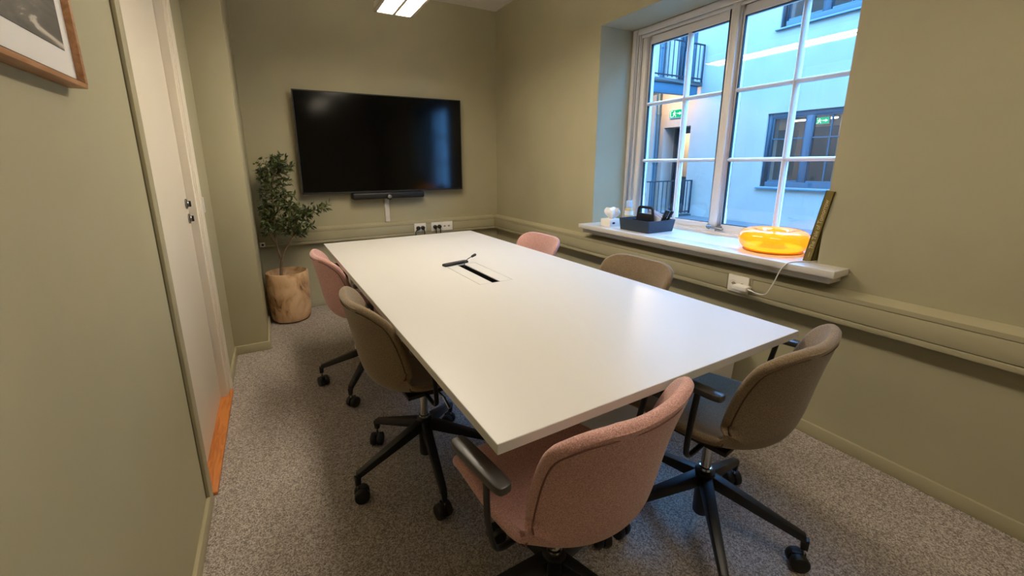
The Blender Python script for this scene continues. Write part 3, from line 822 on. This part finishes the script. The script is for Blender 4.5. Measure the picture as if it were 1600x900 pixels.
def black_plug(label, cx, zc, drop):
    base = (cx, D - .069, zc)
    r = thing('black_plug', label, 'plug', base, 0, 'black plugs in the sockets below the screen')
    T = Matrix.Translation((0, D - .06, 0)) @ Matrix(((1, 0, 0, 0), (0, 0, -1, 0), (0, 1, 0, 0), (0, 0, 0, 1)))
    k = MB(base); k.lathe([(.0185, .0110), (.0195, .016), (.0185, .034), (.011, .040)], 20, (cx, zc, 0), T); k.build('plug_body', M_BLACKP, r)
    k = MB(base); k.tube(catmull([(cx, D - .092, zc - .008), (cx + drop, D - .094, zc - .03), (cx + drop, D - .090, zc - .07), (cx + drop, D - .075, .50), (cx + drop * .6, D - .02, .30), (cx + drop * .6, D - .018, .03)], 30), [.0085] * 4 + [.0045] * 26, 8); k.build('plug_cord', M_BLACKP, r)
zc = (.6105 + .6915) / 2
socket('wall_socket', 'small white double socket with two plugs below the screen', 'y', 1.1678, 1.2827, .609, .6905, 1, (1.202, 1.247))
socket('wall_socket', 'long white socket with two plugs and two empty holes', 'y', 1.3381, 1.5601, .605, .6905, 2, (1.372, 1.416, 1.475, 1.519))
for cx, d, lb in ((1.202, -.03, 'black plug in the small socket, its cord bending outward'), (1.247, .012, 'black plug in the small socket, beside the plug with bent cord'),
                  (1.372, .006, 'black plug in the long socket, nearer the small socket'), (1.416, .006, 'black plug in the long socket, next to the empty holes')):
    black_plug(lb, cx, .648, d)
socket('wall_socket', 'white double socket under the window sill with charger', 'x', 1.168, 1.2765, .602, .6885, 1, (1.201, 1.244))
k = MB((-.115, D - .065, .61)); k.box((-.137, D - .075, .593), (-.098, D - .059, .628))
ec = k.build('cable_outlet', M_SOCK, None, .002); ec.location = (-.115, D - .065, .61)
k = MB((0, 0, 0)); k.lathe([(.009, 0), (.009, .003), (0, .0035)], 16, M=Matrix.Translation((.0, -.0105, 0)) @ Matrix.Rotation(PI / 2, 4, 'X')); k.build('outlet_hole', M_BLACKP, ec)
tag(ec, 'small pale cable outlet on the trunking behind the pot', 'outlet')

# ---- picture
pc = thing('framed_picture', 'framed black and white photograph in a light wooden frame', 'picture', (LX, .80, 1.4))
o = (LX, .80, 1.4); PYA, PYB, PZA, PZB = .38, 1.212, 1.4035, 2.02; FWD = .010
k = MB(o); k.box((LX, PYA, PZA), (LX + .03, PYB, PZA + FWD)); k.box((LX, PYA, PZB - FWD), (LX + .03, PYB, PZB)); k.box((LX, PYA, PZA + FWD), (LX + .03, PYA + FWD, PZB - FWD)); k.box((LX, PYB - FWD, PZA + FWD), (LX + .03, PYB, PZB - FWD))
k.build('picture_frame', M_OAK, pc, .0015)
k = MB(o); k.box((LX + .008, PYA + FWD, PZA + FWD), (LX + .018, PYB - FWD, PZB - FWD)); k.build('picture_mat', plain('mat_white', (226, 222, 216), .7), pc)
k = MB(o); k.box((LX + .016, PYA + FWD + .04, PZA + .062), (LX + .019, PYB - FWD - .036, PZB - .06)); k.build('photo_print', print_mat(), pc, smooth=False)

# ================================================================ PLANT
pt = thing('potted_olive_tree', 'small olive tree in a round wooden pot in the corner', 'plant', (.034, 3.715, 0))
k = MB(); k.lathe([(.0, .002), (.112, .002), (.135, .012), (.147, .035), (.154, .10), (.158, .25), (.158, .395), (.154, .408), (.147, .410), (.142, .400), (.138, .30), (.0, .30)], 48)
pot = k.build('pot', M_POT, pt)
M_SOIL = plain('soil', (58, 42, 32), 1, noise=(60, 1, .02))
k = MB(); k.lathe([(.1375, .325), (.10, .335), (.0, .34)], 32); k.build('soil', M_SOIL, pot)
M_BARK = wood('olive_bark', (124, 104, 78), (88, 70, 50), (20, 20, 6), .9)
M_LEAF = Mat('olive_leaf'); v = M_LEAF.coords((8, 8, 8)); nz = M_LEAF.node('ShaderNodeTexNoise', Scale=3.0); M_LEAF.link(v, nz.inputs[0])
M_LEAF.link(M_LEAF.ramp(nz.outputs['Fac'], [(.35, lin((44, 54, 28))), (.6, lin((80, 92, 46))), (.78, lin((132, 138, 78)))]), M_LEAF.b.inputs['Base Color'])
M_LEAF.b.inputs['Roughness'].default_value = .5; M_LEAF = M_LEAF.m
loc0 = Vector((.034, 3.715, 0))
P = lambda *q: Vector(q) - loc0
trunks = [
    (catmull([P(-.01, 3.70, .33), P(-.008, 3.70, .40), P(.006, 3.70, .4975)], 8), .011, .010),
    (catmull([P(.006, 3.70, .4975), P(-.012, 3.705, .62), P(-.012, 3.71, .75), P(-.006, 3.71, .92), P(.005, 3.72, 1.08), P(.03, 3.71, 1.18), P(.045, 3.71, 1.25)], 24), .0085, .003),
    (catmull([P(.006, 3.70, .4975), P(.045, 3.69, .59), P(.09, 3.68, .66), P(.13, 3.67, .76), P(.16, 3.66, .88)], 16), .007, .003),
    (catmull([P(-.012, 3.705, .63), P(-.05, 3.71, .70), P(-.055, 3.72, .78), P(-.06, 3.72, .90)], 12), .005, .002),
    (catmull([P(.09, 3.68, .67), P(.17, 3.67, .76), P(.21, 3.68, .85), P(.32, 3.67, .90)], 14), .0045, .0015)]
k = MB()
for pts, r0, r1 in trunks: k.tube(pts, [r0 + (r1 - r0) * i / (len(pts) - 1) for i in range(len(pts))], 8)
tk = k.build('trunk', M_BARK, pt)
# twigs and leaves
twigs = []
def grow(a, d, L, n):
    pts = [Vector(a)]; d = Vector(d).normalized()
    for i in range(n):
        d = (d + Vector((random.uniform(-.25, .25), random.uniform(-.25, .25), random.uniform(-.1, .25)))).normalized()
        q = pts[-1] + d * L / n
        w = q + loc0
        if w.y > 3.86 or w.x < -.09: d = Vector((abs(d.x) if w.x < -.09 else d.x, -abs(d.y) if w.y > 3.86 else d.y, d.z)); q = pts[-1] + d * L / n
        pts.append(q)
    twigs.append(pts)
main = trunks[1][0]; right = trunks[2][0]; lft = trunks[3][0]; rr = trunks[4][0]
for i in range(7, 23):
    for s in range(5):
        w = random.uniform(0, 2 * PI); rad = .115 + .045 * math.sin((i - 9) / 15 * PI)
        if i > 19: rad *= .8
        grow(main[i], (math.cos(w) + .25, math.sin(w) * .8 - .15, random.uniform(-.1, .8)), rad * random.uniform(.7, 1.25), 5)
for i in range(9, 16):
    for s in range(6):
        w = random.uniform(0, 2 * PI); grow(right[i], (math.cos(w) + .1, math.sin(w) * .8, random.uniform(-.1, .8)), random.uniform(.07, .14), 5)
for i in range(7, 12):
    for s in range(4):
        w = random.uniform(0, 2 * PI); grow(lft[i], (math.cos(w) * .6, math.sin(w), random.uniform(0, .9)), random.uniform(.05, .10), 4)
for i in range(7, 14):
    for s in range(2):
        w = random.uniform(0, 2 * PI); grow(rr[i], (math.cos(w) * .6 + .3, math.sin(w), random.uniform(-.3, .7)), random.uniform(.05, .09), 4)
for q in range(4): grow(main[23], (random.uniform(-.8, 1.0), random.uniform(-.6, .4), 1), random.uniform(.04, .08), 4)
k = MB()
for t in twigs: k.tube(t, [.0018] + [.0012] * (len(t) - 1), 5)
tw = k.build('twigs', M_BARK, pt); tw['kind'] = 'stuff'
k = MB()
for t in twigs:
    for i in range(1, len(t)):
        for s in range(2):
            d = (t[i] - t[i - 1]).normalized()
            side = d.cross(Vector((random.uniform(-1, 1), random.uniform(-1, 1), random.uniform(-1, 1)))).normalized()
            ax = (d * random.uniform(.2, .9) + side + Vector((0, 0, random.uniform(-.3, .3)))).normalized()
            L = random.uniform(.034, .060); w = L * random.uniform(.15, .21)
            wv = ax.cross(Vector((random.uniform(-1, 1), random.uniform(-1, 1), random.uniform(-1, 1)))).normalized()
            nn = ax.cross(wv); b0 = t[i]
            if (b0 + ax * L + loc0).x < -.122 or (b0 + ax * L + loc0).y > 3.87: continue
            k.add([b0, b0 + ax * L * .3 + wv * w * .8 , b0 + ax * L * .3 - wv * w * .8, b0 + ax * L * .3 - nn * w * .3, b0 + ax * L * .65 + wv * w * .75, b0 + ax * L * .65 - wv * w * .75, b0 + ax * L * .65 - nn * w * .3, b0 + ax * L + nn * w * .5],
                  [(0, 1, 3), (0, 3, 2), (1, 4, 6, 3), (3, 6, 5, 2), (4, 7, 6), (6, 7, 5)])
lf = k.build('leaves', M_LEAF, pt); lf['kind'] = 'stuff'

# ================================================================ ON THE SILL
SZ = .812
# tissue box
tx = thing('tissue_box', 'small white tissue box with a tissue pulled up', 'tissue box', (2.105, 2.23, SZ))
o = (2.105, 2.23, SZ)
k = MB(o); k.box((2.051, 2.184, SZ), (2.160, 2.280, SZ + .052)); bx = k.build('box', plain('carton_white', (232, 226, 216), .6), tx, .002)
k = MB(o); k.lathe([(.0, .0), (.010, .0), (.010, .0006), (0, .0006)], 20, M=Matrix.Translation((2.085, 2.1838, SZ + .026)) @ Matrix.Rotation(PI / 2, 4, 'X') @ Matrix.Scale(1.35, 4, (1, 0, 0)) @ Matrix.Scale(.75, 4, (0, 1, 0))); k.build('blue_badge', plain('badge_blue', (30, 40, 96), .5), bx)
k = MB(o); n = 26; rows = 7
vs = []; fs = []
for j in range(rows):
    t = j / (rows - 1)
    for i in range(n):
        w = 2 * PI * i / n
        rr_ = (.013 + .040 * math.sin(t * 2.3)) * (1 + .22 * math.sin(5 * w + t * 2) + .12 * math.sin(9 * w - 3 * t))
        vs.append((2.105 + rr_ * math.cos(w) * .75, 2.232 + rr_ * math.sin(w) - .012 * t, SZ + .050 + .075 * t + .008 * math.sin(3 * w) * t))
vs.append((2.105, 2.222, SZ + .122))
for j in range(rows - 1):
    for i in range(n): fs.append((j * n + i, j * n + (i + 1) % n, (j + 1) * n + (i + 1) % n, (j + 1) * n + i))
for i in range(n): fs.append(((rows - 1) * n + i, (rows - 1) * n + (i + 1) % n, rows * n))
k.add(vs, fs); k.build('tissue', plain('tissue_paper', (240, 240, 242), .9), tx, angle=60)

# caddy
CM = (2.20, 2.00, SZ)
cd = thing('desk_caddy', 'dark blue grey caddy with carrying handle on the sill', 'caddy', CM)
M_CAD = plain('caddy_blue_grey', (44, 57, 73), .55, noise=(80, .1, .0005))
k = MB(CM)
def rr(x0, x1, y0, y1, z, rad=.012, n=4):
    out = []
    for cx, cy, a0 in ((x1 - rad, y1 - rad, 0), (x0 + rad, y1 - rad, PI / 2), (x0 + rad, y0 + rad, PI), (x1 - rad, y0 + rad, 1.5 * PI)):
        for i in range(n + 1):
            a = a0 + PI / 2 * i / n; out.append((cx + rad * math.cos(a), cy + rad * math.sin(a), z))
    return out
A = rr(2.060, 2.292, 1.852, 2.098, SZ); B = rr(2.052, 2.303, 1.842, 2.106, SZ + .076); C2 = rr(2.056, 2.299, 1.846, 2.102, SZ + .076); E2 = rr(2.064, 2.288, 1.856, 2.094, SZ + .006)
N = len(A); rings = [A, B, C2, E2]; vs = [p for q in rings for p in q]
fs = [tuple(range(N - 1, -1, -1))] + [(j * N + i, j * N + (i + 1) % N, (j + 1) * N + (i + 1) % N, (j + 1) * N + i) for j in range(3) for i in range(N)] + [tuple(3 * N + i for i in range(N))]
k.add(vs, fs); k.build('tray', M_CAD, cd)
k = MB(CM); k.box((2.164, 1.864, SZ + .006), (2.172, 2.088, SZ + .066)); k.build('divider', M_BLACKP, cd, .001)
hp = [(1.915, .06), (1.922, .132), (1.930, .145), (1.944, .150), (2.018, .150), (2.032, .145), (2.040, .132), (2.047, .06)]
k = MB(CM); k.tube(catmull([(2.168, y, SZ + z) for y, z in hp], 40), .0095, 10, flat=.9); k.build('handle', M_BLACKP, cd)
k = MB(CM); k.prism([(1.914, SZ + .03), (2.048, SZ + .03), (2.042, SZ + .110), (1.920, SZ + .110)], 'x', 2.161, 2.175); k.build('handle_web', M_BLACKP, cd, .002)
# things standing in the caddy
M_CARD = plain('card_white', (214, 212, 222), .7)
for i, (x, y, t, lb) in enumerate(((2.192, 1.995, .42, 'white card in the caddy, nearest the black handle'), (2.206, 2.000, .36, 'white card in the caddy, in the middle of three'), (2.220, 2.005, .30, 'white card in the caddy, nearest the window'))):
    M = Matrix.Translation((x, y, SZ + .010)) @ Matrix.Rotation(t, 4, 'X')
    k = MB((x, y, SZ + .010)); k.box((-.0012, -.085, .036), (.0012, .03, .118 + .006 * i), M); c = k.build('note_card', M_CARD, None); c.location = (x, y, SZ + .010)
    tag(c, lb, 'card', 'white cards in the caddy')
for i, (x, y, t, lb) in enumerate(((2.250, 1.900, .52, 'black marker pen leaning in the caddy, nearest the window'), (2.228, 1.905, .46, 'black marker pen leaning in the caddy, in the middle'), (2.207, 1.895, .40, 'black marker pen leaning in the caddy, nearest the cards'))):
    M = Matrix.Translation((x, y, SZ + .016)) @ Matrix.Rotation(t, 4, 'X')
    r = thing('marker_pen', lb, 'pen', (x, y, SZ + .016), 0, 'black marker pens in the caddy')
    k = MB((x, y, SZ + .016)); k.lathe([(.005, -.002), (.0085, .002), (.0085, .085)], 12, M=M); k.build('barrel', M_BLACKP, r)
    k = MB((x, y, SZ + .016)); k.lathe([(.0095, .085), (.0095, .132), (.007, .136)], 12, M=M); k.build('pen_cap', M_BLACKP, r)
bt = thing('pump_bottle', 'small bottle with pale blue cap between tissue box and caddy', 'bottle', (2.255, 2.215, SZ))
k = MB(); k.lathe([(0, .001), (.026, .001), (.029, .005), (.029, .105), (.025, .118), (.018, .123)], 24); k.build('bottle_body', plain('bottle_amber', (206, 180, 120), .25), bt)
k = MB(); k.lathe([(.0294, .020), (.0296, .022), (.0296, .052), (.0294, .054)], 24); k.lathe([(.0294, .072), (.0296, .074), (.0296, .100), (.0294, .102)], 24); k.build('bottle_label', plain('label_white', (226, 222, 216), .6), bt)
k = MB(); k.lathe([(.019, .123), (.022, .125), (.021, .168), (.017, .174), (0, .176)], 24); k.build('cap', plain('cap_clear', (186, 206, 236), .2), bt)

# doughnut lamp
LC = (2.212, 1.178, SZ)
dl = thing('doughnut_lamp', 'glowing amber glass ring lamp on the sill', 'lamp', LC)
ro, ri, hh = .156, .045, .108
rc, a_ = (ro + ri) / 2, (ro - ri) / 2
prof = []
for i in range(36):
    w = 2 * PI * i / 36; cx, sz = math.cos(w), math.sin(w)
    prof.append((rc + a_ * math.copysign(abs(cx) ** .85, cx), .058 + .051 * math.copysign(abs(sz) ** .9, sz)))
k = MB(); k.lathe(prof, 64, closed=True); k.build('glass_ring', amber_glass(), dl, angle=180)
k = MB(); k.lathe([(.052, 0), (.128, 0), (.132, .003), (.126, .0065), (.052, .0065)], 48, closed=True); k.build('lamp_base', plain('lamp_base', (120, 66, 22), .4), dl)
k = MB(); k.lathe([(.075, .012), (.128, .016), (.124, .024), (.075, .020)], 48, closed=True); k.build('light_ring', emit('lamp_led', None, 5.5, (1.0, .70, .28)), dl)
# book
bk = thing('standing_book', 'olive hardback book leaning on the window recess', 'book', (2.095, .955, SZ))
th = math.radians(8.4)
Mb = Matrix.Translation((2.095, .9775, SZ + .0005)) @ Matrix.Rotation(th, 4, 'X')
O3 = Vector((2.095, .955, SZ))
M_BOOK = plain('book_olive', (122, 106, 46), .5, noise=(200, .1, .0003))
k = MB(O3); k.box((0, -.034, 0), (.004, 0, .322), Mb); k.box((0, -.034, 0), (.235, -.031, .322), Mb); k.box((0, -.003, 0), (.235, 0, .322), Mb); k.build('book_cover', M_BOOK, bk)
k = MB(O3); k.box((.004, -.031, .003), (.228, -.003, .318), Mb); k.build('book_pages', plain('pages', (226, 216, 196), .9), bk)
M_TXT = plain('spine_print', (208, 190, 140), .5)
Rt = Matrix.Translation(-O3) @ Mb @ Matrix(((0, 0, -1, -.0003), (0, -1, 0, 0), (1, 0, 0, 0), (0, 0, 0, 1)))
# letters run up the spine, their tops towards the glass ring
Rt = Matrix.Translation(-O3) @ Mb @ Matrix.Translation((-.0006, -.017, .060)) @ Matrix(((0, 0, -1, 0), (0, 1, 0, 0), (1, 0, 0, 0), (0, 0, 0, 1)))
text_mesh('spine_title', 'The Tale of Tomorrow', .0235, M_TXT, bk, Rt)
k = MB(O3); k.box((-.0006, -.018, .022), (0, -.0165, .046), Mb); k.build('spine_mark', M_TXT, bk)
# charger, cable
ch = thing('white_charger', 'white plug adapter in the socket with cable up to the sill', 'charger', (W - .07, 1.185, .64))
o = (W - .07, 1.185, .64); M_CAB = plain('cable_white', (236, 232, 224), .45)
k = MB(o); k.box((W - .118, 1.150, .628), (W - .0705, 1.222, .652)); k.build('adapter', M_CAB, ch, .004, 3)
k = MB(o); k.tube(catmull([(W - .10, 1.150, .640), (W - .10, 1.137, .638), (W - .105, 1.10, .634), (W - .11, 1.06, .645), (W - .12, 1.03, .70), (W - .128, 1.005, .77), (1.974, .985, .805), (1.992, .975, SZ + .0035), (2.05, .966, SZ + .0025), (2.07, .952, SZ + .0025), (2.10, .936, SZ + .0025), (2.16, .934, SZ + .0025)], 60), .0026, 8); k.build('cable', M_CAB, ch)
k = MB(o); k.tube([(W - .10, 1.152, .640), (W - .10, 1.125, .637)], [.005, .0035], 10); k.build('strain_relief', M_CAB, ch)
